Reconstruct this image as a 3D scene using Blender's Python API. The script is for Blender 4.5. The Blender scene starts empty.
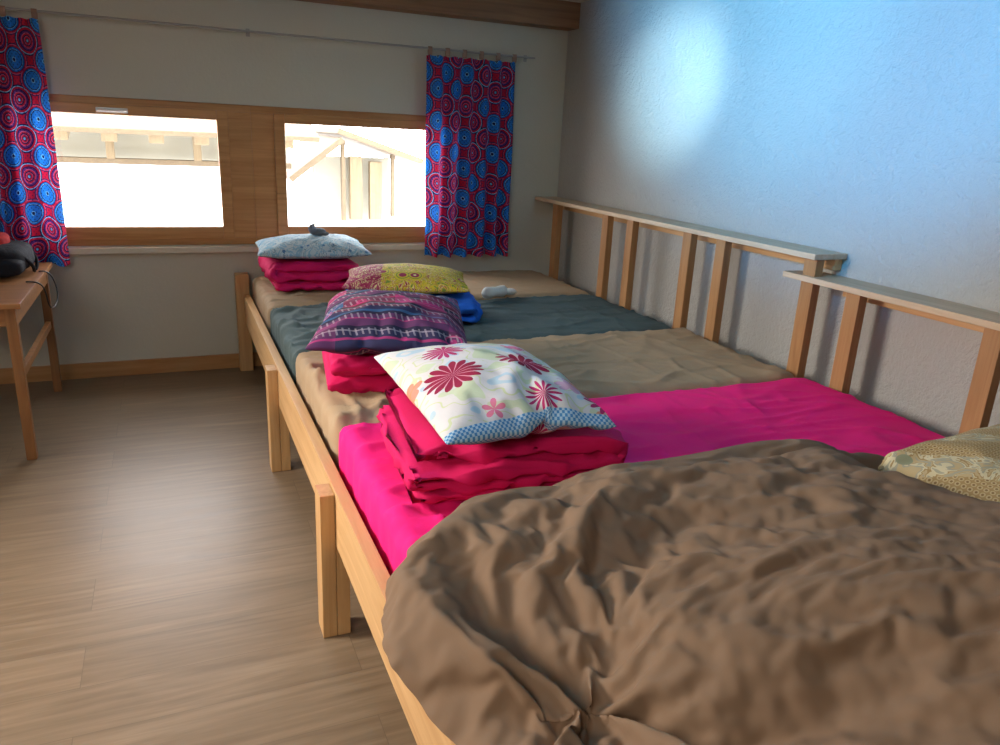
import bpy, bmesh, math, random
import numpy as np
from mathutils import Vector, Matrix, noise
random.seed(3)
sc=bpy.context.scene
sc.view_settings.view_transform='Standard'
sc.view_settings.look='None'
COL=sc.collection

# ---------------------------------------------------------------- node helpers
class NT:
    def __init__(s,name):
        s.m=bpy.data.materials.new(name); s.m.use_nodes=True
        s.t=s.m.node_tree; s.n=s.t.nodes; s.l=s.t.links
        s.b=s.n['Principled BSDF']
        s.out=s.n['Material Output']
    def new(s,t,**k):
        n=s.n.new(t)
        for a,v in k.items(): setattr(n,a,v)
        return n
    def set(s,sock,v):
        if isinstance(v,bpy.types.NodeSocket): s.l.new(v,sock)
        elif v is not None:
            if hasattr(sock.default_value,'__len__') and len(sock.default_value)==4 and len(v)==3: v=(*v,1)
            sock.default_value=v
    def math(s,op,a,b=None,c=None,clamp=False):
        n=s.new('ShaderNodeMath',operation=op); n.use_clamp=clamp
        s.set(n.inputs[0],a)
        if b is not None: s.set(n.inputs[1],b)
        if c is not None: s.set(n.inputs[2],c)
        return n.outputs[0]
    def vmath(s,op,a,b=None):
        n=s.new('ShaderNodeVectorMath',operation=op); s.set(n.inputs[0],a)
        if b is not None: s.set(n.inputs[1],b)
        return n
    def coord(s,k='Object'): return s.new('ShaderNodeTexCoord').outputs[k]
    def map(s,v,scale=(1,1,1),rot=(0,0,0),loc=(0,0,0)):
        n=s.new('ShaderNodeMapping'); s.l.new(v,n.inputs[0]); n.inputs['Scale'].default_value=scale
        n.inputs['Rotation'].default_value=rot; n.inputs['Location'].default_value=loc
        return n.outputs[0]
    def noise(s,v,scale=5,detail=4,rough=.5,dist=0):
        n=s.new('ShaderNodeTexNoise'); s.l.new(v,n.inputs['Vector']); n.inputs['Scale'].default_value=scale
        n.inputs['Detail'].default_value=detail; n.inputs['Roughness'].default_value=rough; n.inputs['Distortion'].default_value=dist
        return n
    def vor(s,v,scale=5,rand=1,feature='F1'):
        n=s.new('ShaderNodeTexVoronoi',feature=feature); s.l.new(v,n.inputs['Vector']); n.inputs['Scale'].default_value=scale
        n.inputs['Randomness'].default_value=rand
        return n
    def ramp(s,f,stops,interp='LINEAR'):
        n=s.new('ShaderNodeValToRGB'); s.set(n.inputs[0],f); cr=n.color_ramp; cr.interpolation=interp
        while len(cr.elements)<len(stops): cr.elements.new(.5)
        for e,(p,c) in zip(cr.elements,stops):
            e.position=p; e.color=(*c,1) if len(c)==3 else c
        return n.outputs[0]
    def mix(s,f,a,b,mode='MIX'):
        n=s.new('ShaderNodeMix',data_type='RGBA',blend_type=mode); s.set(n.inputs[0],f); s.set(n.inputs[6],a); s.set(n.inputs[7],b)
        return n.outputs[2]
    def bump(s,h,st=.3,dist=.01,nrm=None):
        n=s.new('ShaderNodeBump'); s.set(n.inputs['Height'],h); n.inputs['Strength'].default_value=st; n.inputs['Distance'].default_value=dist
        if nrm is not None: s.l.new(nrm,n.inputs['Normal'])
        s.l.new(n.outputs[0],s.b.inputs['Normal']); return n.outputs[0]
    def fin(s,col=None,rough=.6,spec=.5,sheen=0):
        if col is not None: s.set(s.b.inputs['Base Color'],col)
        s.set(s.b.inputs['Roughness'],rough); s.b.inputs['Specular IOR Level'].default_value=spec
        s.b.inputs['Sheen Weight'].default_value=sheen
        return s.m

def srgb(r,g,b):
    f=lambda c:(c/255/12.92 if c/255<=.04045 else ((c/255+.055)/1.055)**2.4)
    return (f(r),f(g),f(b))

def wood(name,c1,c2,axis='x',rough=.5,scale=1):
    t=NT(name); v=t.coord()
    sc_={'x':(1.2,22,22),'y':(22,1.2,22),'z':(22,22,1.2)}[axis]
    m=t.map(v,tuple(q*scale for q in sc_))
    n=t.noise(m,1.2,6,.6,1.2); n2=t.noise(v,2.5,2)
    c=t.ramp(n.outputs[0],[(.3,c1),(.7,c2)])
    k=t.vor(t.map(v,tuple(q*.25*scale for q in sc_)),2.2,1)
    kn=t.ramp(k.outputs['Distance'],[(.03,(.35,.22,.12)),(.1,(1,1,1))])
    c=t.mix(.7,c,kn,'MULTIPLY')
    c=t.mix(t.math('MULTIPLY',n2.outputs[0],.35),c,tuple(q*.6 for q in c1))
    t.bump(n.outputs[0],.15,.004)
    return t.fin(c,rough,.4)

def fabric(name,col,rough=.85,weave=500,wr=.25,var=.12,sheen=.0):
    t=NT(name); v=t.coord()
    n=t.noise(v,9,5,.6,.4); n3=t.noise(v,2.2,2)
    c=t.mix(t.math('MULTIPLY',n3.outputs[0],var*2),col,tuple(q*.55 for q in col))
    w=t.noise(v,weave,2)
    h=t.math('ADD',t.math('MULTIPLY',n.outputs[0],1.0),t.math('MULTIPLY',w.outputs[0],.05))
    t.bump(h,wr,.02)
    return t.fin(c,rough,.25,sheen)

# ---------------------------------------------------------------- mesh helpers
def finish(name,me,mat=None,smooth=False,parent=None):
    o=bpy.data.objects.new(name,me); COL.objects.link(o)
    if mat: me.materials.append(mat)
    if smooth:
        for p in me.polygons: p.use_smooth=True
    if parent: o.parent=parent
    return o
def empty(name,loc=(0,0,0)):
    o=bpy.data.objects.new(name,None); COL.objects.link(o); o.location=loc; o.empty_display_size=.1; 
    bpy.context.view_layer.update(); return o
def boxes(name,bl,mat,bevel=.003,parent=None):
    bm=bmesh.new()
    for b in bl:
        x0,x1,y0,y1,z0,z1=b[:6]
        r=bmesh.ops.create_cube(bm,size=1)
        M=Matrix.Translation(((x0+x1)/2,(y0+y1)/2,(z0+z1)/2))
        if len(b)>6: M=M@b[6]
        M=M@Matrix.Diagonal((x1-x0,y1-y0,z1-z0,1))
        bmesh.ops.transform(bm,matrix=M,verts=r['verts'])
    if bevel: bmesh.ops.bevel(bm,geom=bm.edges[:],offset=bevel,segments=2,profile=.7,affect='EDGES')
    me=bpy.data.meshes.new(name); bm.to_mesh(me); bm.free()
    return finish(name,me,mat,False,parent)
def gridmesh(name,P,nu,nv,mat,parent=None,uv=None,closed_u=False,smooth=True):
    vs=[]
    for i in range(nu+1):
        for j in range(nv+1):
            vs.append(P(i/nu,j/nv)); 
    fs=[]
    for i in range(nu):
        for j in range(nv):
            a=i*(nv+1)+j; fs.append((a,a+nv+1,a+nv+2,a+1))
    me=bpy.data.meshes.new(name); me.from_pydata([tuple(v) for v in vs],[],fs)
    l=me.uv_layers.new(name='UVMap')
    us=uv or (1,1)
    for p in me.polygons:
        for li in p.loop_indices:
            vi=me.loops[li].vertex_index; l.data[li].uv=((vi//(nv+1))/nu*us[0],(vi%(nv+1))/nv*us[1])
    return finish(name,me,mat,smooth,parent)
def tube(name,pts,r,mat,parent=None,cyc=False):
    cu=bpy.data.curves.new(name,'CURVE'); cu.dimensions='3D'; cu.bevel_depth=r; cu.bevel_resolution=3; cu.use_fill_caps=True
    s=cu.splines.new('POLY' if len(pts)<4 else 'NURBS'); s.points.add(len(pts)-1)
    for q,p in zip(s.points,pts): q.co=(*p,1)
    s.use_cyclic_u=cyc
    if s.type=='NURBS': s.order_u=4; s.use_endpoint_u=True
    o=bpy.data.objects.new(name,cu); COL.objects.link(o)
    dg=bpy.context.evaluated_depsgraph_get(); me=bpy.data.meshes.new_from_object(o.evaluated_get(dg))
    bpy.data.objects.remove(o); me.materials.clear()
    return finish(name,me,mat,True,parent)
def N(p,s,seed=0):
    return noise.noise(Vector((p[0]*s+seed*7.3,p[1]*s+seed*3.1,p[2]*s+seed)))

# ---------------------------------------------------------------- cloth simulation (baked to plain mesh)
def collider(me):
    o=bpy.data.objects.new('tmp_col',me); COL.objects.link(o)
    o.modifiers.new('c','COLLISION'); o.collision.thickness_outer=.004; o.collision.cloth_friction=30; o.collision.use_culling=False
    return o
def boxmesh(x0,x1,y0,y1,z0,z1,bev=.03,rot=0):
    bm=bmesh.new(); r=bmesh.ops.create_cube(bm,size=1)
    M=Matrix.Translation(((x0+x1)/2,(y0+y1)/2,(z0+z1)/2))@Matrix.Rotation(rot,4,'Z')@Matrix.Diagonal((x1-x0,y1-y0,z1-z0,1))
    bmesh.ops.transform(bm,matrix=M,verts=bm.verts)
    if bev: bmesh.ops.bevel(bm,geom=bm.edges[:],offset=bev,segments=3,profile=.5,affect='EDGES')
    bmesh.ops.triangulate(bm,faces=bm.faces[:])
    me=bpy.data.meshes.new('tmp'); bm.to_mesh(me); bm.free(); return me
def simulate(me,cols,frames,mass,press=None,shrink=0,tension=15,bend=.3,quality=6,selfc=False,air=1.0,lim=None):
    """run a cloth drop and return the settled mesh"""
    o=bpy.data.objects.new('tmp_cloth',me); COL.objects.link(o)
    cs=[collider(c) for c in cols]
    m=o.modifiers.new('Cloth','CLOTH'); s=m.settings
    s.quality=quality; s.mass=mass; s.tension_stiffness=tension; s.compression_stiffness=tension; s.shear_stiffness=tension*.4
    s.bending_stiffness=bend; s.air_damping=air; s.tension_damping=5; s.compression_damping=5; s.shear_damping=5; s.bending_damping=.5
    s.shrink_min=shrink; s.shrink_max=shrink
    if press is not None: s.use_pressure=True; s.uniform_pressure_force=press
    c=m.collision_settings; c.distance_min=.004; c.collision_quality=3; c.use_self_collision=selfc; c.self_distance_min=.003; c.friction=20
    m.point_cache.frame_start=1; m.point_cache.frame_end=frames
    sc.frame_start=1; sc.frame_end=frames
    for f in range(1,frames+1): sc.frame_set(f)
    dg=bpy.context.evaluated_depsgraph_get()
    out=bpy.data.meshes.new_from_object(o.evaluated_get(dg))
    ok=True
    if lim:
        for v in out.vertices:
            if not all(math.isfinite(q) for q in v.co) or not (lim[0]<v.co.x<lim[1] and lim[2]<v.co.y<lim[3] and lim[4]<v.co.z<lim[5]): ok=False;break
    for q in cs+[o]: bpy.data.objects.remove(q)
    sc.frame_set(1)
    return out if ok else None

# ---------------------------------------------------------------- constants
D,R,H=5.22,2.72,1.6
XL,YF=-2.6,-1.6; CZ=2.5
# ---------------------------------------------------------------- materials
def plaster(name,col,rough,strength,coat=0):
    t=NT(name); v=t.coord()
    a=t.noise(v,55,6,.6,.6); b=t.noise(t.map(v,(1,1,1)),14,4,.6,1.5); c=t.noise(v,1.2,3)
    h=t.math('ADD',a.outputs[0],t.math('MULTIPLY',b.outputs[0],1.2))
    t.bump(h,strength,.012)
    cc=t.mix(t.math('MULTIPLY',c.outputs[0],.25),col,tuple(q*.8 for q in col))
    t.b.inputs['Coat Weight'].default_value=coat; t.b.inputs['Coat Roughness'].default_value=.3
    return t.fin(cc,rough,.5)
M_back=plaster('plaster_back',srgb(190,184,166),.85,.12)
M_right=plaster('plaster_right',srgb(166,162,154),.4,.7)
M_ceil=plaster('plaster_ceiling',srgb(200,195,180),.9,.1)
M_pine=wood('pine',srgb(190,144,94),srgb(216,174,122),'y',.5)
M_pinez=wood('pine_z',srgb(184,136,86),srgb(214,170,116),'z',.5)
M_strut=wood('strut_wood',srgb(150,104,62),srgb(180,134,86),'z',.5)
M_pale=wood('pale_board',srgb(186,160,130),srgb(212,188,158),'y',.5)
M_frame=wood('window_wood',srgb(172,116,64),srgb(205,150,92),'x',.4)
M_beam=wood('beam_wood',srgb(120,84,56),srgb(158,116,80),'x',.6,.6)
M_base=wood('baseboard_wood',srgb(160,112,66),srgb(186,138,88),'x',.45)
M_table=wood('table_wood',srgb(130,84,46),srgb(166,114,66),'x',.45)
M_metal=NT('brushed_metal').fin(srgb(150,146,140),.45); M_metal.node_tree.nodes['Principled BSDF'].inputs['Metallic'].default_value=.3
M_white=NT('white_plastic').fin(srgb(225,225,220),.4)

def floor_mat():
    t=NT('laminate'); v=t.coord()
    b=t.new('ShaderNodeTexBrick'); t.l.new(t.map(v,(1,1,1),loc=(.35,.07,0)),b.inputs['Vector'])
    b.offset=.37; b.inputs['Scale'].default_value=1; b.inputs['Brick Width'].default_value=1.25; b.inputs['Row Height'].default_value=.2
    b.inputs['Mortar Size'].default_value=.001; b.inputs['Mortar Smooth'].default_value=.3; b.inputs['Bias'].default_value=0
    b.inputs['Color1'].default_value=(.0,.0,.0,1); b.inputs['Color2'].default_value=(1,1,1,1); b.inputs['Mortar'].default_value=(.5,.5,.5,1)
    off=t.vmath('MULTIPLY',b.outputs['Color'],(7,3,0)).outputs[0]
    vv=t.vmath('ADD',v,off).outputs[0]
    g=t.noise(t.map(vv,(1.6,30,1)),1.2,7,.6,.6)
    g2=t.noise(t.map(vv,(.9,5,1)),1.4,4,.55,2.5)
    c=t.ramp(g.outputs[0],[(.25,srgb(114,94,73)),(.5,srgb(131,110,87)),(.75,srgb(146,125,101))])
    c=t.mix(.5,c,t.ramp(g2.outputs[0],[(.3,(.70,.67,.62)),(.7,(1.04,1.03,1.01))]),'MULTIPLY')
    sh=t.ramp(b.outputs['Color'],[(0,(.90,.89,.88)),(1,(1.04,1.03,1.03))])
    c=t.mix(1,c,sh,'MULTIPLY')
    c=t.mix(t.math('MULTIPLY',b.outputs['Fac'],.45),c,(.03,.02,.015))
    h=t.math('SUBTRACT',t.math('MULTIPLY',g.outputs[0],.3),t.math('MULTIPLY',b.outputs['Fac'],.5))
    t.bump(h,.09,.003)
    r=t.math('MULTIPLY_ADD',g.outputs[0],.2,.29)
    return t.fin(c,r,.45)
M_floor=floor_mat()

# ---------------------------------------------------------------- room shell
boxes('floor',[(XL,R+.2,YF,D+.3,-.1,0)],M_floor,0)
WX0,WX1,WZ0,WZ1=-.80,1.83,.835,1.708
boxes('wall_back',[(XL-.2,WX0,D,D+.3,0,CZ),(WX1,R+.2,D,D+.3,0,CZ),(WX0,WX1,D,D+.3,0,WZ0),(WX0,WX1,D,D+.3,WZ1,CZ)],M_back,0)
boxes('wall_right',[(R,R+.2,YF,D,0,CZ)],M_right,0)
boxes('wall_left',[(XL-.2,XL,YF,D,0,CZ)],M_back,0)
boxes('wall_front',[(XL-.2,R+.2,YF-.2,YF,0,CZ)],M_back,0)
boxes('ceiling',[(XL-.2,R+.2,YF-.2,D+.3,CZ,CZ+.15)],M_ceil,0)
boxes('trim_1',[(XL,R,D-.16,D-.001,2.335,CZ)],M_beam,.004)      # wall beam
boxes('baseboard_back',[(XL,R,D-.016,D-.001,.001,.10)],M_base,.003)
boxes('trim_2',[(WX0-.05,WX1+.03,D-.05,D+.05,WZ0-.04,WZ0-.003)],plaster('sill_paint',srgb(200,190,168),.6,.05),.004)  # sill

# windows
def glassmat():
    t=NT('window_glass'); t.n.remove(t.b)
    tr=t.new('ShaderNodeBsdfTransparent'); gl=t.new('ShaderNodeBsdfGlossy'); gl.inputs['Roughness'].default_value=.02
    mx=t.new('ShaderNodeMixShader'); mx.inputs[0].default_value=.04
    t.l.new(tr.outputs[0],mx.inputs[1]); t.l.new(gl.outputs[0],mx.inputs[2]); t.l.new(mx.outputs[0],t.out.inputs[0]); return t.m
M_glass=glassmat()
def window(n,x0,x1,gx0,gx1,latch=None):
    e=empty(f'window_{n}'); y0,y1=D+.03,D+.10
    z0,z1=WZ0,WZ1; g0,g1=.953,1.61
    fl=.045
    boxes('frame_rails',[(x0,x1,y0,y1,z0,z0+fl),(x0,x1,y0,y1,z1-fl,z1)],M_frame,.004,e)
    sx0,sx1=gx0-.062,gx1+.062
    boxes('frame_stiles',[(x0,sx0,y0,y1,z0+fl,z1-fl),(sx1,x1,y0,y1,z0+fl,z1-fl)],M_frame,.004,e)
    ys0,ys1=D+.012,D+.075
    a0,a1=z0+fl-.006,z1-fl+.006
    boxes('sash',[(sx0-.006,gx0,ys0,ys1,a0,a1),(gx1,sx1+.006,ys0,ys1,a0,a1),(gx0,gx1,ys0,ys1,a0,g0),(gx0,gx1,ys0,ys1,g1,a1)],M_frame,.006,e)
    boxes('pane',[(gx0-.002,gx1+.002,D+.04,D+.046,g0-.002,g1+.002)],M_glass,0,e)
    if latch:
        boxes('latch_plate',[(latch-.085,latch+.085,D+.000,D+.012,1.622,1.650)],M_white,.005,e)
        tube('latch_handle',[(latch-.07,D+.002,1.636),(latch-.065,D-.02,1.636),(latch,D-.024,1.636),(latch+.065,D-.02,1.636),(latch+.07,D+.002,1.636)],.009,M_white,e)
window(1,WX0,.515,-.735,.31,-.27)
window(2,.515,WX1,.722,1.765)

# ---------------------------------------------------------------- curtains
def curtain_mat(nm,thr):
    t=NT(nm); uv=t.coord('UV')
    m=t.map(uv,(1,1,1),rot=(0,0,math.radians(45)))
    v1=t.vor(m,6.9,0)
    dist=v1.outputs['Distance']
    colr=t.new('ShaderNodeSeparateColor'); t.l.new(v1.outputs['Color'],colr.inputs[0])
    navy=srgb(22,26,78); red=srgb(190,28,60); blue=srgb(34,118,210); lt=srgb(120,190,235); pk=srgb(200,92,130); pur=srgb(90,45,120)
    A=t.ramp(dist,[(0,lt),(.05,navy),(.08,red),(.13,pk),(.16,navy),(.20,red),(.25,pk),(.28,pur),(.34,navy),(.38,red),(.46,lt),(.49,navy),(.54,red)],'CONSTANT')
    B=t.ramp(dist,[(0,navy),(.06,lt),(.09,blue),(.32,navy),(.35,lt),(.37,blue),(.42,navy),(.45,red),(.50,pk),(.53,navy),(.57,red)],'CONSTANT')
    pick=t.math('GREATER_THAN',colr.outputs[0],thr)
    c=t.mix(pick,A,B)
    v2=t.vor(m,52,.15); sp=t.math('LESS_THAN',v2.outputs['Distance'],.26)
    c=t.mix(t.math('MULTIPLY',sp,.6),c,navy)
    w=t.noise(t.coord(),600,2); t.bump(w.outputs[0],.05,.002)
    m_=t.fin(c,.8,.25)
    tl=t.new('ShaderNodeBsdfTranslucent'); t.l.new(c,tl.inputs[0]); mx=t.new('ShaderNodeMixShader'); mx.inputs[0].default_value=.28
    t.l.new(t.b.outputs[0],mx.inputs[1]); t.l.new(tl.outputs[0],mx.inputs[2]); t.l.new(mx.outputs[0],t.out.inputs[0])
    return m_
M_curt=curtain_mat('curtain_print_blue',.45); M_curt2=curtain_mat('curtain_print_red',.62); M_tab=fabric('curtain_tab',srgb(150,118,100))
def curtain(x0,x1,z0,z1,nf,seed,mat):
    e=empty('curtain')
    YC=5.12
    def P(u,v):
        z=z0+(z1-z0)*v
        uu=u+.02*math.sin(u*9+seed)*(1-v)
        x=x0+(x1-x0)*uu+.012*N((u*3,v*2,0),1,seed)
        amp=.022+.016*(1-v)
        y=YC+amp*math.sin(u*nf*2*math.pi+.8*math.sin(v*1.5+u*5+seed))+.014*N((u*6,v*2.5,0),1,seed+3)
        zz=z+.006*math.sin(u*nf*2*math.pi)*(1-v)
        if v>.97: zz-=.006*(.5+.5*math.cos(u*nf*4*math.pi))
        return (x,y,zz)
    o=gridmesh('drape',P,150,60,mat,e,uv=((x1-x0)*1.45,(z1-z0)))
    n=6
    for i in range(n):
        x=x0+.02+(x1-x0-.04)*i/(n-1)
        def PT(u,v,x=x):
            a=u*2*math.pi
            return (x-.014+.028*v, YC+.010*math.cos(a), z1+.004+.022+.024*math.sin(a)*(1 if math.sin(a)>0 else 1.2))
        gridmesh('tab_%d'%(i+1),PT,20,2,M_tab,e)
    return e
curtain(1.635,2.285,.755,2.088,6,1,M_curt)
curtain(-1.35,-.575,.745,2.088,7,4,M_curt2)
e=empty('curtain_rod')
tube('rod',[(-1.6,5.12,2.128),(.3,5.12,2.124),(1.5,5.12,2.124),(2.42,5.12,2.126)],.007,M_metal,e)
for i,x in enumerate((-1.45,.52,2.39)):
    tube('bracket_%d'%(i+1),[(x,D-.001,2.128),(x,5.12,2.128)],.005,M_metal,e)
    boxes('plate_%d'%(i+1),[(x-.012,x+.012,D-.004,D-.0005,2.105,2.15)],M_metal,.001,e)

# ---------------------------------------------------------------- bed platform
bed=empty('bunk_platform')
boxes('side_rail',[(.402,.442,-.4,5.19,.335,.525)],M_pine,.004,bed)
boxes('posts',[(.355,.401,2.12,2.21,.001,.515),(.355,.401,3.45,3.54,.001,.515),(.355,.401,.78,.87,.001,.515),(.355,.44,5.195-.08,5.19,.001,.66),(.402,.445,2.12,2.21,.001,.334),(.402,.445,3.45,3.54,.001,.334)],M_pinez,.004,bed)
boxes('rear_rail',[(2.5,2.54,-.4,5.19,.335,.49)],M_pine,.003,bed)
sl=[]; y=-.36
while y<5.1: sl.append((.443,2.499,y,y+.07,.40,.42)); y+=.13
boxes('slats',sl,M_pine,0,bed)
boxes('bearers',[(.443,.48,-.4,5.19,.36,.399),(2.46,2.499,-.4,5.19,.36,.399)],M_pine,0,bed)
boxes('rear_posts',[(2.5,2.56,yy,yy+.07,.001,.334) for yy in (.8,2.13,3.46,5.05)],M_pinez,.003,bed)

# head shelves
hs=empty('headboard_shelf')
boxes('board',[(2.53,R-.004,2.43,D-.004,1.152,1.177)],M_pale,.003,hs)
boxes('struts',[(2.555,2.60,yy-.035,yy+.035,.50,1.151) for yy in (4.92,4.22,3.93,3.36,3.08,2.475)],M_strut,.004,hs)
boxes('wall_cleat',[(R-.045,R-.004,2.45,D-.03,1.10,1.151)],M_pine,.003,hs)
hs2=empty('headboard_shelf')
boxes('board',[(2.53,R-.004,.2,2.60,1.052,1.077)],M_pale,.003,hs2)
boxes('struts',[(2.555,2.60,yy-.035,yy+.035,.50,1.051) for yy in (2.22,1.62,1.3,.7)],M_strut,.004,hs2)
boxes('wall_cleat',[(R-.045,R-.004,.25,2.38,1.0,1.051)],M_pine,.003,hs2)

# ---------------------------------------------------------------- mattresses
def mattress(x0,x1,y0,y1,z0,z1,mat,seed,wr=.006):
    hx,hy,hz=(x1-x0)/2,(y1-y0)/2,(z1-z0)/2; c=Vector(((x0+x1)/2,(y0+y1)/2,(z0+z1)/2))
    nx,ny,nz=180,80,8
    bm=bmesh.new(); 
    vd={}
    def V(i,j,k):
        key=(i,j,k)
        if key not in vd: vd[key]=bm.verts.new((-hx+2*hx*i/nx,-hy+2*hy*j/ny,-hz+2*hz*k/nz))
        return vd[key]
    for i in range(nx):
        for j in range(ny):
            bm.faces.new((V(i,j,nz),V(i+1,j,nz),V(i+1,j+1,nz),V(i,j+1,nz))); bm.faces.new((V(i,j,0),V(i,j+1,0),V(i+1,j+1,0),V(i+1,j,0)))
    for i in range(nx):
        for k in range(nz):
            bm.faces.new((V(i,0,k),V(i+1,0,k),V(i+1,0,k+1),V(i,0,k+1))); bm.faces.new((V(i,ny,k),V(i,ny,k+1),V(i+1,ny,k+1),V(i+1,ny,k)))
    for j in range(ny):
        for k in range(nz):
            bm.faces.new((V(0,j,k),V(0,j,k+1),V(0,j+1,k+1),V(0,j+1,k))); bm.faces.new((V(nx,j,k),V(nx,j+1,k),V(nx,j+1,k+1),V(nx,j,k+1)))
    r=.045
    for v in bm.verts:
        p=v.co.copy(); q=Vector((max(-hx+r,min(hx-r,p.x)),max(-hy+r,min(hy-r,p.y)),max(-hz+r,min(hz-r,p.z))))
        d=p-q
        if d.length>1e-6: p=q+d.normalized()*r
        if p.z>0:
            w=Vector((p.x+.12*N(p,2,seed),p.y+.10*N(p,2.6,seed+5),0))
            e=.7+.9*math.exp(-((p.x+hx)/.35)**2)
            s=N((w.x*1.1,w.y*7,0),1,seed); s2=N((w.x*6,w.y*2,0),1,seed+2); s3=N((w.x*4+w.y*6,w.y*2.5-w.x,3),1,seed+6)
            rr=max(0,1-abs(s)*6)**1.3+.6*max(0,1-abs(s2)*6)**1.3+.7*max(0,1-abs(s3)*7)**1.3
            p.z+=wr*e*rr*.8+.009*N(p,2.2,seed+9)
            edge=max(abs(p.x)/hx,abs(p.y)/hy)
            p.z-=.008*edge**4
        if p.x<-hx+.1:
            p.x+=.008*N((p.y*14,p.z*5,0),1,seed+1)
        v.co=p+c
    me=bpy.data.meshes.new('mattress'); bm.to_mesh(me); bm.free()
    return finish('mattress',me,mat,True)
C_beige=fabric('sheet_beige',srgb(172,146,116)); C_beige2=fabric('sheet_sand',srgb(168,142,112)); C_teal=fabric('sheet_slate',srgb(76,90,90))
C_pink=fabric('sheet_pink',srgb(238,24,118)); C_brown=fabric('duvet_brown',srgb(126,100,78),wr=.06); C_pinkd=fabric('duvet_pink',srgb(205,16,88),wr=.3)
C_blue=fabric('duvet_blue',srgb(30,95,195))
ZM=.65
mattress(.462,2.545,4.27,5.17,.425,ZM-.01,C_beige,1,.010)
mattress(.462,2.545,3.33,4.25,.425,ZM-.015,C_teal,2,.016)
mattress(.462,2.545,2.41,3.31,.425,ZM-.005,C_beige2,3,.018)
mattress(.462,2.545,1.47,2.39,.425,ZM,C_pink,4,.013)
mattress(.462,2.545,.53,1.45,.425,ZM-.005,C_brown,5,.002)
mattress(.462,2.545,-.40,.51,.425,ZM-.005,C_brown,6,.002)

# ---------------------------------------------------------------- folded duvets
def folded(name,cx,cy,z0,Lx,Wy,n,t,mat,rot=0,seed=0,flip=1,wrk=1):
    path=[]
    for i in range(n):
        z=t/2+i*t*.98
        sgn=1 if (i%2==0) else -1
        xs=[-1+2*k/30 for k in range(31)]
        l=Lx/2-t/2-.012*(i%2)
        for s in xs: path.append((sgn*s*l,z))
        if i<n-1:
            for k in range(1,8):
                a=-math.pi/2+math.pi*k/8
                path.append((sgn*(l+math.cos(a)*t*.5),z+t*.49+math.sin(a)*t*.49))
    nr=80; vs=[]; m=len(path)
    for i,(x,z) in enumerate(path):
        a=path[max(0,i-1)]; b=path[min(m-1,i+1)]; tx,tz=b[0]-a[0],b[1]-a[1]; L=math.hypot(tx,tz) or 1; nx,nz=-tz/L,tx/L
        endf=1.0
        e=min(i,m-1-i)
        if e<5: endf=[.25,.6,.8,.92,.98][e]
        for k in range(nr):
            an=2*math.pi*k/nr; cy_,sy=math.cos(an),math.sin(an)
            yy=Wy/2*math.copysign(abs(cy_)**.38,cy_); nn=t/2*1.02*math.copysign(abs(sy)**.7,sy)*endf
            layer=(i//37)
            yy+= .03*N((x*4,layer*5,0),1,seed)*(1 if cy_>0 else -1)+.02*math.sin(layer*2.1+seed)*1
            p=Vector((flip*(x+nx*nn),yy,z+nz*nn))
            w=.014*N(p,6,seed)+.007*N(p,18,seed+2)+.012*max(0,1-abs(N((p.x*5,p.y*11,p.z*14),1,seed+4))*5)-.008*max(0,1-abs(N((p.x*9,p.y*5,p.z*20),1,seed+7))*6)
            nrm=Vector((flip*nx*math.copysign(1,sy),(cy_)*.8,nz*math.copysign(1,sy)))
            p+=nrm*w*.9*wrk
            p.z=max(p.z,.001)
            vs.append(p)
    fs=[]
    for i in range(m-1):
        for k in range(nr):
            a=i*nr+k; b=i*nr+(k+1)%nr; fs.append((a,b,b+nr,a+nr))
    fs.append(tuple(range(nr))[::-1]); fs.append(tuple((m-1)*nr+k for k in range(nr)))
    Rm=Matrix.Translation((cx,cy,z0))@Matrix.Rotation(rot,4,'Z')
    me=bpy.data.meshes.new(name); me.from_pydata([tuple(Rm@v) for v in vs],[],fs)
    bm=bmesh.new(); bm.from_mesh(me); bmesh.ops.recalc_face_normals(bm,faces=bm.faces[:]); bm.to_mesh(me); bm.free()
    return finish(name,me,mat,True)
folded('folded_duvet',.83,1.93,ZM+.008,.60,.56,4,.040,C_pinkd,math.radians(-6),1,1,1.2)
folded('folded_duvet',.745,2.84,ZM+.006,.54,.52,2,.075,C_pinkd,math.radians(-8),2)
folded('folded_duvet',1.15,3.92,ZM-.004,.72,.54,2,.055,C_blue,math.radians(-12),3)
folded('folded_duvet',.79,4.80,ZM,.56,.50,3,.055,C_pinkd,math.radians(2),4)

# ---------------------------------------------------------------- pillows (simulated inflated covers)
def pillow_flat(cx,cy,z,W,Hh,rot,nx,ny,th=.05):
    vs=[];fs=[];uvl=[];idx={}
    Rm=Matrix.Translation((cx,cy,z))@Matrix.Rotation(rot,4,'Z')
    def V(i,j,top):
        edge=i in(0,nx) or j in (0,ny)
        k=(i,j,1 if edge else top)
        if k not in idx:
            idx[k]=len(vs); u=-1+2*i/nx; v=-1+2*j/ny
            e=((1-abs(u)**2.4)*(1-abs(v)**2.4))**.55 if not edge else 0
            wz=.006*N((u*4,v*4,top),1,cx)*(1 if e else 0)
            vs.append(tuple(Rm@Vector((W/2*u*(1-.04*(1-v*v)),Hh/2*v*(1-.04*(1-u*u)),(1 if top else -1)*(th if top else th*.5)*e+wz))))
            uvl.append((i/nx,j/ny))
        return idx[k]
    for top in (1,0):
        for i in range(nx):
            for j in range(ny):
                f=(V(i,j,top),V(i+1,j,top),V(i+1,j+1,top),V(i,j+1,top)); fs.append(f if top else f[::-1])
    me=bpy.data.meshes.new('pillow'); me.from_pydata(vs,[],fs)
    l=me.uv_layers.new(name='UVMap')
    for p in me.polygons:
        for li in p.loop_indices: l.data[li].uv=uvl[me.loops[li].vertex_index]
    return me
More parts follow.
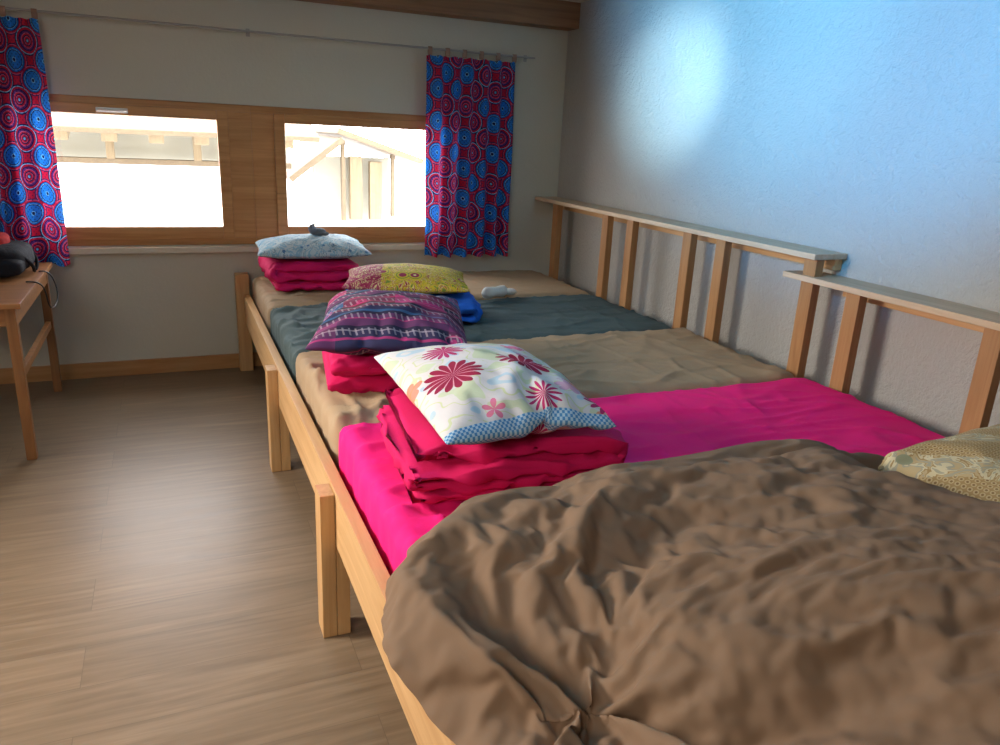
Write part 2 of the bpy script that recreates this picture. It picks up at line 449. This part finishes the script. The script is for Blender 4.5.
def pillow(cx,cy,z0,W,Hh,mat,rot,cols,press=0.45,th=.072,name='pillow'):
    nx,ny=int(W/.015),int(Hh/.015)
    me=pillow_flat(cx,cy,z0+th*.5+.014,W,Hh,rot,nx,ny,th)
    out=simulate(me,cols,34,.0008,press=press,shrink=-.04,tension=60,bend=.08,quality=8,air=1.5,lim=(cx-.6,cx+.6,cy-.6,cy+.6,.5,1.3))
    if out is not None:   # reject a solve that crumpled the cover
        xs=[v.co.x for v in out.vertices]; ys=[v.co.y for v in out.vertices]
        if max(xs)-min(xs)<.8*W or max(ys)-min(ys)<.8*Hh: out=None
    if out is None: out=pillow_flat(cx,cy,z0+th*.5,W,Hh,rot,nx,ny,th)
    out.name=name; out.materials.clear()
    o=finish(name,out,mat,True)
    s=o.modifiers.new('sub','SUBSURF'); s.levels=1; s.render_levels=1
    return o

def fab_fin(t,c,rough=.85):
    v=t.coord(); n=t.noise(v,14,4,.6,.4); t.bump(n.outputs[0],.2,.012); return t.fin(c,rough,.25,0)
def flowers(t,uv,asp,scale,rand,npet,rad,seed=0):
    m=t.map(uv,(asp*scale,scale,1),loc=(seed*1.7,seed*.9,0))
    v=t.vor(m,1,rand)
    d=t.vmath('SUBTRACT',m,v.outputs['Position']).outputs[0]
    s=t.new('ShaderNodeSeparateXYZ'); t.l.new(d,s.inputs[0])
    ang=t.math('ARCTAN2',s.outputs[1],s.outputs[0]); L=v.outputs['Distance']
    pet=t.math('ABSOLUTE',t.math('COSINE',t.math('MULTIPLY',ang,npet/2)))
    rr=t.math('MULTIPLY_ADD',pet,.3*rad,.7*rad)
    inside=t.math('LESS_THAN',L,rr)
    gap=t.math('LESS_THAN',pet,.28)
    core=t.math('LESS_THAN',L,rad*.25)
    sep=t.new('ShaderNodeSeparateColor'); t.l.new(v.outputs['Color'],sep.inputs[0])
    return inside,gap,core,sep.outputs,L
def mat_flower():
    t=NT('pillow_flowers'); uv=t.coord('UV')
    base=srgb(200,193,190); 
    n=t.noise(t.map(uv,(5,7,1)),1,1); c=t.ramp(n.outputs[0],[(.36,srgb(186,192,160)),(.41,base),(.48,srgb(188,190,150)),(.5,base),(.60,srgb(165,185,196)),(.68,base)],'CONSTANT')
    i2,g2,k2,s2,L2=flowers(t,uv,.72,6.2,.9,5,.42,3)
    c2=t.ramp(s2[0],[(0,srgb(205,110,75)),(.2,srgb(150,170,90)),(.4,srgb(205,70,120)),(.6,srgb(190,130,160)),(.75,base)],'CONSTANT')
    c=t.mix(t.math('MULTIPLY',i2,.8),c,c2); c=t.mix(t.math('MULTIPLY',k2,i2),c,srgb(240,230,200))
    i,g,k,s,L=flowers(t,uv,.72,3.4,.45,15,.44,1)
    show=t.math('GREATER_THAN',s[1],.2)
    i=t.math('MULTIPLY',i,show)
    pc=t.ramp(s[2],[(0,srgb(140,18,55)),(.5,srgb(165,35,90)),(.8,srgb(100,15,55))],'CONSTANT')
    pc=t.mix(g,pc,srgb(205,140,155)); pc=t.mix(k,pc,srgb(70,10,40))
    c=t.mix(i,c,pc)
    sv=t.new('ShaderNodeSeparateXYZ'); t.l.new(uv,sv.inputs[0])
    band=t.math('LESS_THAN',sv.outputs[1],.045)
    ch=t.new('ShaderNodeTexChecker'); t.l.new(t.map(uv,(.7,1,1)),ch.inputs[0]); ch.inputs['Scale'].default_value=110
    ch.inputs['Color1'].default_value=(*srgb(70,130,180),1); ch.inputs['Color2'].default_value=(*srgb(170,195,210),1)
    c=t.mix(band,c,ch.outputs[0])
    return fab_fin(t,c)
def mat_stripes():
    t=NT('pillow_patchwork'); uv=t.coord('UV'); sv=t.new('ShaderNodeSeparateXYZ'); t.l.new(uv,sv.inputs[0])
    nav=srgb(48,44,74); pk=srgb(200,50,115); pu=srgb(115,48,92); tl=srgb(55,110,150); rd=srgb(140,35,58); wh=srgb(170,155,160); dk=srgb(38,28,38)
    f=t.math('FRACT',t.math('MULTIPLY',sv.outputs[1],2.2))
    c=t.ramp(f,[(0,nav),(.08,pk),(.11,nav),(.2,wh),(.22,dk),(.28,pu),(.38,pk),(.40,pu),(.47,dk),(.52,tl),(.56,nav),(.66,rd),(.72,wh),(.74,dk),(.84,pk),(.87,nav)],'CONSTANT')
    br=t.new('ShaderNodeTexBrick'); t.l.new(t.map(uv,(1,1,1)),br.inputs['Vector']); br.inputs['Scale'].default_value=1; br.inputs['Brick Width'].default_value=.34; br.inputs['Row Height'].default_value=.18; br.inputs['Mortar Size'].default_value=0
    br.inputs['Color1'].default_value=(0,0,0,1); br.inputs['Color2'].default_value=(1,1,1,1)
    pc=t.ramp(br.outputs['Color'],[(0,nav),(.2,pu),(.35,dk),(.5,rd),(.65,tl),(.8,pk)],'CONSTANT')
    c=t.mix(.5,c,pc)
    hx_=t.math('FRACT',t.math('MULTIPLY',t.math('ADD',sv.outputs[0],t.math('MULTIPLY',sv.outputs[1],.3)),26))
    hatch=t.math('MULTIPLY',t.math('LESS_THAN',hx_,.3),t.math('GREATER_THAN',t.math('FRACT',t.math('MULTIPLY',sv.outputs[1],9)),.6))
    c=t.mix(t.math('MULTIPLY',hatch,.5),c,wh)
    v2=t.vor(t.map(uv,(3.6,5,1)),1,.4); rg=t.ramp(v2.outputs['Distance'],[(0,(1,1,1)),(.08,(0,0,0)),(.16,(1,1,1)),(.2,(0,0,0))],'CONSTANT')
    c=t.mix(t.math('MULTIPLY',rg,.5),c,pk)
    return fab_fin(t,c)
def mat_paisley():
    t=NT('pillow_paisley'); uv=t.coord('UV'); v=t.vor(t.map(uv,(6,4.2,1)),1,.9)
    n=t.noise(t.map(uv,(9,7,1)),1.3,3,.6,2.5)
    ol=srgb(190,170,45); gr=srgb(105,125,55); mr=srgb(135,35,68); cr=srgb(205,195,135)
    c=t.ramp(n.outputs[0],[(0,gr),(.4,ol),(.5,mr),(.54,cr),(.57,ol),(.66,gr)],'CONSTANT')
    rg=t.ramp(v.outputs['Distance'],[(0,cr),(.1,mr),(.22,ol),(.3,gr),(.34,ol)],'CONSTANT')
    c=t.mix(t.math('LESS_THAN',v.outputs['Distance'],.42),c,rg)
    sv=t.new('ShaderNodeSeparateXYZ'); t.l.new(uv,sv.inputs[0])
    side=t.math('LESS_THAN',sv.outputs[0],.3)
    c2=t.ramp(n.outputs[0],[(0,mr),(.45,srgb(150,60,85)),(.52,cr),(.56,mr),(.65,srgb(90,60,60))],'CONSTANT')
    c=t.mix(side,c,c2)
    return fab_fin(t,c)
def mat_sky():
    t=NT('pillow_lightblue'); uv=t.coord('UV'); n=t.noise(t.map(uv,(5,4,1)),1.4,2,.5,2)
    b1=srgb(125,162,180); w=srgb(172,184,188); gr=srgb(105,132,146)
    c=t.ramp(n.outputs[0],[(0,w),(.42,b1),(.5,w),(.55,gr),(.58,w),(.66,b1)],'CONSTANT')
    v=t.vor(t.map(uv,(14,10,1)),1,.5); c=t.mix(t.math('LESS_THAN',v.outputs['Distance'],.2),c,srgb(80,115,150))
    return fab_fin(t,c)
def mat_mustard():
    t=NT('pillow_mustard'); uv=t.coord('UV'); sv=t.new('ShaderNodeSeparateXYZ'); t.l.new(uv,sv.inputs[0])
    v=t.vor(t.map(uv,(52,38,1)),1,.0); d=v.outputs['Distance']
    mu=srgb(156,128,84); be=srgb(182,158,116); br=srgb(128,100,64); gy=srgb(158,152,130)
    c=t.ramp(d,[(0,br),(.2,be),(.42,mu)],'CONSTANT')
    n=t.noise(t.map(uv,(7,7,1)),1,2,.5,3); g=t.ramp(n.outputs[0],[(0,be),(.40,gy),(.46,srgb(198,184,148)),(.52,mu),(.56,be),(.62,gy)],'CONSTANT')
    v3=t.vor(t.map(uv,(9,6.5,1)),1,.7); g=t.mix(t.math('LESS_THAN',v3.outputs['Distance'],.22),g,srgb(138,140,112))
    rows=t.math('LESS_THAN',t.math('FRACT',t.math('MULTIPLY',t.math('ADD',sv.outputs[0],t.math('MULTIPLY',sv.outputs[1],.4)),3.2)),.42)
    c=t.mix(rows,c,g)
    return fab_fin(t,c)
rad=math.radians
bedtop=lambda:boxmesh(.2,2.7,-.6,5.2,.4,ZM+.003,0)
st=lambda cx,cy,L,W,h,rot:boxmesh(cx-L/2,cx+L/2,cy-W/2,cy+W/2,ZM+.002,ZM+h,.025,rot)
pillow(.82,1.94,ZM+.18,.52,.76,mat_flower(),rad(-3),[bedtop(),st(.83,1.93,.60,.56,.178,rad(-6))])
pillow(.78,2.83,ZM+.158,.60,.78,mat_stripes(),rad(-16),[bedtop(),st(.745,2.84,.54,.52,.155,rad(-8))])
pillow(1.18,4.00,ZM+.115,.66,.52,mat_paisley(),rad(-16),[bedtop(),st(1.15,3.92,.72,.54,.11,rad(-12))])
sky_pillow=pillow(.80,4.80,ZM+.17,.66,.48,mat_sky(),rad(-4),[bedtop(),st(.79,4.80,.56,.50,.168,rad(2))])

# ---------------------------------------------------------------- brown duvet
DX0,DX1,DY0,DY1=.355,2.46,-.35,1.455
def puff(u,v,k=1.0,inset=0):
    cx,cy,hx,hy=(DX0+DX1)/2,(DY0+DY1)/2,(DX1-DX0)/2-inset,(DY1-DY0)/2-inset
    a,b=2*u-1,2*v-1
    m=max(abs(a),abs(b)); s=(abs(a)**5+abs(b)**5)**(1/5)
    q=m/s if s>1e-6 else 1
    a*=q;b*=q; s=m
    x=cx+hx*a; y=cy+hy*b
    y+=.03*N((x*1.7,0,0),1,3)*b
    if x<1.2: x+=.07*(DY1-y)*(1.2-x)/.85
    e=max(0,1-s**8)**.5
    # pressed down under the pillow at the head end
    pr=1-.55*min(1,max(0,(x-1.6)/.35))
    z=ZM+.004+(.050+.04*N((x*1.6,y*1.6,0),1,1)+.024*N((x*4,y*4,0),1,2))*e*k*pr
    if x<.47: z-=(.47-x)*.6
    return Vector((x,y,z))
def duvet():
    def plain(P,nu,nv):
        vs=[tuple(P(i/nu,j/nv)) for i in range(nu+1) for j in range(nv+1)]
        fs=[(i*(nv+1)+j,(i+1)*(nv+1)+j,(i+1)*(nv+1)+j+1,i*(nv+1)+j+1) for i in range(nu) for j in range(nv)]
        me=bpy.data.meshes.new('brown_duvet'); me.from_pydata(vs,[],fs); return me
    col=plain(lambda u,v:puff(u,v,1,.01),70,60)
    def S(u,v):
        p=puff(u,v,1.0,-.005)
        th=rad(125-85*min(1,max(0,(p.x-.5)/1.1)))
        wx=p.x+.25*N((p.x*2,p.y*2,0),1,7); wy=p.y+.25*N((p.x*2,p.y*2,4),1,9)
        a=wx*math.cos(th)+wy*math.sin(th); q=-wx*math.sin(th)+wy*math.cos(th)
        p.z+=.020+.014*N((a*6.5,q*1.6,0),1,31)+.008*N((p.x*6,p.y*3,0),1,33)+.007*N((p.x*3+p.y*5,p.y*2.5,0),1,35)
        return p
    nu,nv=185,158
    me=plain(S,nu,nv)
    slab=boxmesh(.45,2.7,-.6,1.45,.3,ZM-.004,.03); rail=boxmesh(.40,.45,-.6,3,.3,.527,0)
    out=simulate(me,[col,slab,rail],30,.0010,shrink=-.10,tension=20,bend=.06,quality=6,air=1.5,lim=(-.2,3.0,-.9,2.0,.2,1.2))
    if out is None: out=plain(S,nu,nv)
    # flatten the broad swells and sharpen the settled creases
    n=len(out.vertices); co=np.empty(n*3); out.vertices.foreach_get('co',co); co=co.reshape(nu+1,nv+1,3)
    z=co[:,:,2].copy()
    def blur(a,k):
        for _ in range(k):
            pd=np.pad(a,1,mode='edge'); a=(pd[:-2,1:-1]+pd[2:,1:-1]+pd[1:-1,:-2]+pd[1:-1,2:]+pd[1:-1,1:-1])/5
        return a
    mid=blur(z,30); base=blur(mid,260)
    ii=np.minimum(np.arange(nu+1),np.arange(nu+1)[::-1])[:,None]; jj=np.minimum(np.arange(nv+1),np.arange(nv+1)[::-1])[None,:]
    w=np.clip(np.minimum(ii,jj)/14.0,0,1)
    hp=z-mid
    z2=z*(1-w)+w*(base-.008+.70*(mid-base)+2.1*hp)
    # the cover is pulled over the foot-side rail, and squashed under the head pillow
    x=co[:,:,0]; y=co[:,:,1]
    x=x-np.clip((1.25-x)/.85,0,1)*.052
    dd=np.sqrt(((x-2.15)/.62)**2+((y-1.10)/.52)**2)
    pw=np.clip((1.15-dd)/.5,0,1); pw=pw*pw*(3-2*pw)*np.clip(np.minimum(ii,jj)/5.0,0,1)
    z2=z2*(1-pw)+pw*np.minimum(z2,ZM+.045+.5*hp)
    co[:,:,0]=x; co[:,:,2]=z2
    out.vertices.foreach_set('co',co.reshape(-1)); out.update()
    out.materials.clear()
    o=finish('brown_duvet',out,C_brown,True)
    s=o.modifiers.new('sub','SUBSURF'); s.levels=1; s.render_levels=1
    return out
dm=duvet()
zt=ZM+.058
pillow(2.14,1.12,zt+.002,.74,.58,mat_mustard(),rad(8),[boxmesh(.2,2.7,-.6,1.5,.4,zt,0)],th=.08)

# small white rolled towel on far mattress
def towel():
    e=empty('rolled_towel')
    M=fabric('towel_white',srgb(215,212,205),wr=.5)
    def P(u,v):
        a=2*math.pi*u; L=.20
        r=.034*(max(0,1-abs(2*v-1)**5))**.5*(1+.1*math.sin(v*9))+.0005
        p=Vector((1.80+L*(v-.5)*.98,4.20+ r*math.cos(a)*1.15+.12*(v-.5)*.6, ZM+.03+r*math.sin(a)))
        p+=Vector((0,0,.004*N(p,25,1))); return p
    gridmesh('roll',P,32,30,M,e)
    def P2(u,v):
        a=2*math.pi*u; b=math.pi*v
        return (1.93+.045*math.sin(b)*math.cos(a),4.26+.035*math.sin(b)*math.sin(a),ZM+.015+.022*math.cos(b))
    gridmesh('end_tuft',P2,20,12,M,e)
towel()
# small grey soft toy on the far pillow
def toy():
    e=empty('soft_toy'); M=fabric('toy_grey',srgb(120,124,128),wr=.6)
    def S(n,c,r):
        gridmesh(n,lambda u,v:(c[0]+r[0]*math.sin(math.pi*v)*math.cos(2*math.pi*u),c[1]+r[1]*math.sin(math.pi*v)*math.sin(2*math.pi*u),c[2]+r[2]*math.cos(math.pi*v)),20,14,M,e)
    zc=[v.co.z for v in sky_pillow.data.vertices if abs(v.co.x-.84)<.06 and abs(v.co.y-4.8)<.05]
    z=(max(zc) if zc else ZM+.26)+.018
    S('body',(.84,4.80,z),(.05,.035,.025)); S('head',(.80,4.77,z+.02),(.026,.025,.025)); S('ear_1',(.79,4.75,z+.042),(.009,.006,.013)); S('ear_2',(.81,4.785,z+.042),(.009,.006,.013))
    S('leg_1',(.88,4.77,z-.008),(.022,.012,.012)); S('leg_2',(.87,4.83,z-.008),(.022,.012,.012))
toy()

# ---------------------------------------------------------------- table with things
tb=empty('side_table')
tx0,tx1,ty0,ty1,tz=-1.55,-.655,3.90,5.04,.775
boxes('top',[(tx0,tx1,ty0,ty1,tz-.025,tz)],M_table,.004,tb)
boxes('apron',[(tx0+.05,tx1-.05,ty0+.03,ty0+.05,tz-.11,tz-.026),(tx0+.05,tx1-.05,ty1-.05,ty1-.03,tz-.11,tz-.026),(tx1-.05,tx1-.03,ty0+.03,ty1-.03,tz-.11,tz-.026),(tx0+.03,tx0+.05,ty0+.03,ty1-.03,tz-.11,tz-.026)],M_table,.002,tb)
lg=[]
for x in (tx0+.05,tx1-.05):
    for y_ in (ty0+.05,ty1-.05): lg.append((x-.022,x+.022,y_-.022,y_+.022,.001,tz-.026))
boxes('legs',lg,wood('table_leg_wood',srgb(125,80,44),srgb(160,110,64),'z',.45),.004,tb)
boxes('stretchers',[(tx1-.062,tx1-.038,ty0+.07,ty1-.07,.40,.44),(tx0+.038,tx0+.062,ty0+.07,ty1-.07,.40,.44)],M_table,.002,tb)
def bag():
    e=empty('backpack'); M=fabric('bag_black',srgb(28,28,34),wr=.6); Mr=fabric('bag_red',srgb(165,30,28),wr=.5)
    def S(n,c,r,M,seed,pw=.6):
        def P(u,v):
            a,b=2*math.pi*u,math.pi*v; f=lambda q:math.copysign(abs(q)**pw,q)
            p=Vector((c[0]+r[0]*f(math.sin(b))*f(math.cos(a)),c[1]+r[1]*f(math.sin(b))*f(math.sin(a)),c[2]+r[2]*f(math.cos(b))))
            return p+Vector((1,1,.5))*.012*N(p,12,seed)
        gridmesh(n,P,40,24,M,e)
    S('body',(-.90,4.72,tz+.085),(.20,.22,.075),M,1)
    S('pocket',(-.86,4.56,tz+.06),(.14,.09,.05),M,2)
    S('rain_cover',(-.93,4.78,tz+.165),(.12,.13,.04),Mr,3)
    tube('strap_1',[(-.80,4.6,tz+.12),(-.72,4.55,tz+.13),(-.68,4.6,tz+.06),(-.70,4.7,tz+.01)],.009,M,e)
    tube('strap_2',[(-.80,4.85,tz+.13),(-.71,4.83,tz+.12),(-.68,4.8,tz+.05),(-.70,4.75,tz+.01)],.009,M,e)
bag()
tube('charging_cable',[(-.68,4.7,tz+.006),(-.64,4.72,tz+.01),(-.61,4.72,tz-.05),(-.60,4.7,tz-.14),(-.62,4.6,tz-.19),(-.63,4.5,tz-.14),(-.62,4.42,tz-.02),(-.65,4.4,tz+.008),(-.70,4.4,tz+.006)],.004,NT('cable_rubber').fin((.01,.01,.01),.5))

# ---------------------------------------------------------------- outside
M_snow=NT('snow'); v=M_snow.coord(); nn=M_snow.noise(v,1.5,4); M_snow.bump(nn.outputs[0],.5,.2); M_snow=M_snow.fin((.85,.87,.9),.8)
boxes('snow_ground',[(-30,40,D+.6,60,-1.0,-.6)],M_snow,0)
M_out=wood('barn_wood',srgb(110,94,70),srgb(132,114,88),'z',.8)
M_dk=wood('barn_beam_wood',srgb(90,76,58),srgb(110,94,72),'y',.8)
M_cream=NT('cream_render').fin(srgb(142,137,122),.9)
Ry=lambda a:Matrix.Rotation(a,4,'Y'); Rx=lambda a:Matrix.Rotation(a,4,'X')
sh=empty('timber_shelter')
boxes('beam',[(-6,1.3,9.0,9.12,1.13,1.19)],M_dk,.01,sh)
boxes('rafters',[(x,x+.14,8.5,9.6,1.50,1.60,Rx(.25)) for x in [-5.6+.42*i for i in range(17)]],M_out,.01,sh)
boxes('boarding',[(-6,1.3,9.25,9.3,1.17,1.9)],M_cream,.0,sh)
boxes('braces',[(x,x+.08,9.0,9.1,1.18,1.52) for x in [-5.6+.84*i for i in range(9)]],M_out,.01,sh)
boxes('roof',[(-6.2,1.5,8.3,10.2,1.68,1.73,Rx(.25))],M_dk,.01,sh)
boxes('posts',[(-2.9,-2.72,9,9.18,-.6,1.13),(1.1,1.2,9.0,9.12,-.6,1.13)],M_out,.01,sh)
ch=empty('neighbour_chalet')
boxes('chalet_front',[(2.18,2.34,10.0,10.1,.45,1.26),(2.44,2.6,10.0,10.1,.45,1.2)],M_out,.01,ch)
boxes('gable_wall',[(1.75,2.75,10.22,10.3,-.6,1.24)],M_cream,.0,ch)
boxes('roof_left',[(1.30,2.12,9.7,12,1.18,1.25,Ry(-.66))],M_dk,.01,ch)
boxes('roof_right',[(1.95,3.1,9.7,12,1.36,1.43,Ry(.30))],M_dk,.01,ch)
boxes('roof_beams',[(2.05,2.10,9.9,9.98,.45,1.45),(2.7,2.75,9.9,9.98,.5,1.3)],M_dk,.01,ch)

# ---------------------------------------------------------------- lights
w=bpy.data.worlds.new('World'); sc.world=w; w.use_nodes=True
bg=w.node_tree.nodes['Background']; bg.inputs[0].default_value=(.94,.96,1,1); bg.inputs[1].default_value=14
def area(name,loc,tgt,sx,sy,power,col,spread=None,portal=False):
    l=bpy.data.lights.new(name,'AREA'); l.shape='RECTANGLE'; l.size=sx; l.size_y=sy; l.energy=power; l.color=col
    if spread: l.spread=math.radians(spread)
    if portal: l.cycles.is_portal=True
    o=bpy.data.objects.new(name,l); COL.objects.link(o); o.location=loc
    o.rotation_euler=(Vector(tgt)-Vector(loc)).to_track_quat('-Z','Y').to_euler(); return o
def spot(name,loc,tgt,power,col,size,blend,soft=.1):
    s=bpy.data.lights.new(name,'SPOT'); s.energy=power; s.color=col; s.spot_size=math.radians(size); s.spot_blend=blend; s.shadow_soft_size=soft
    o=bpy.data.objects.new(name,s); COL.objects.link(o); o.location=loc
    o.rotation_euler=(Vector(tgt)-Vector(loc)).to_track_quat('-Z','Y').to_euler()
area('window_portal',(.515,D+.31,1.27),(.515,0,1.27),2.7,.95,1,(1,1,1),portal=True)
area('fill_rear',(-1.3,-.2,2.42),(-.7,1.8,.0),1.6,1.4,50,(1,.92,.82),140)  # unseen area light added behind the camera as warm overall fill
area('fill_left',(-2.3,3.0,1.95),(1.1,1.7,.4),1.1,.8,53,(1,.93,.85),95)  # added side fill, rakes the bed folds and lifts the floor
spot('skylight_spot',(-.6,1.6,2.2),(R,2.6,2.65),1050,(.02,.42,1),60,.7)
spot('wall_glint_spot',(.9,2.7,2.3),(R,3.88,1.92),430,(.5,.82,1),28,1)  # added spot imitating the window's reflection on the right wall
spot('wall_halo_spot',(.5,2.3,2.3),(R,3.3,2.2),200,(.08,.58,1),54,1)  # second added spot, spreads a wide soft edge around the wall highlight

# ---------------------------------------------------------------- camera
f,yaw,pitch,roll=751.7,.4176,.305,.0489
F=Vector((math.sin(yaw)*math.cos(pitch),math.cos(yaw)*math.cos(pitch),-math.sin(pitch)))
Rr=Vector((math.cos(yaw),-math.sin(yaw),0)); U=Rr.cross(F)
r=Rr*math.cos(roll)+U*math.sin(roll); u=r.cross(F)
cd=bpy.data.cameras.new('camera'); cd.sensor_width=36; cd.sensor_fit='HORIZONTAL'; cd.lens=f/1000*36; cd.clip_start=.02
co=bpy.data.objects.new('camera',cd); COL.objects.link(co)
M=Matrix(((r.x,u.x,-F.x,0),(r.y,u.y,-F.y,0),(r.z,u.z,-F.z,H),(0,0,0,1)))
co.matrix_world=M
sc.camera=co
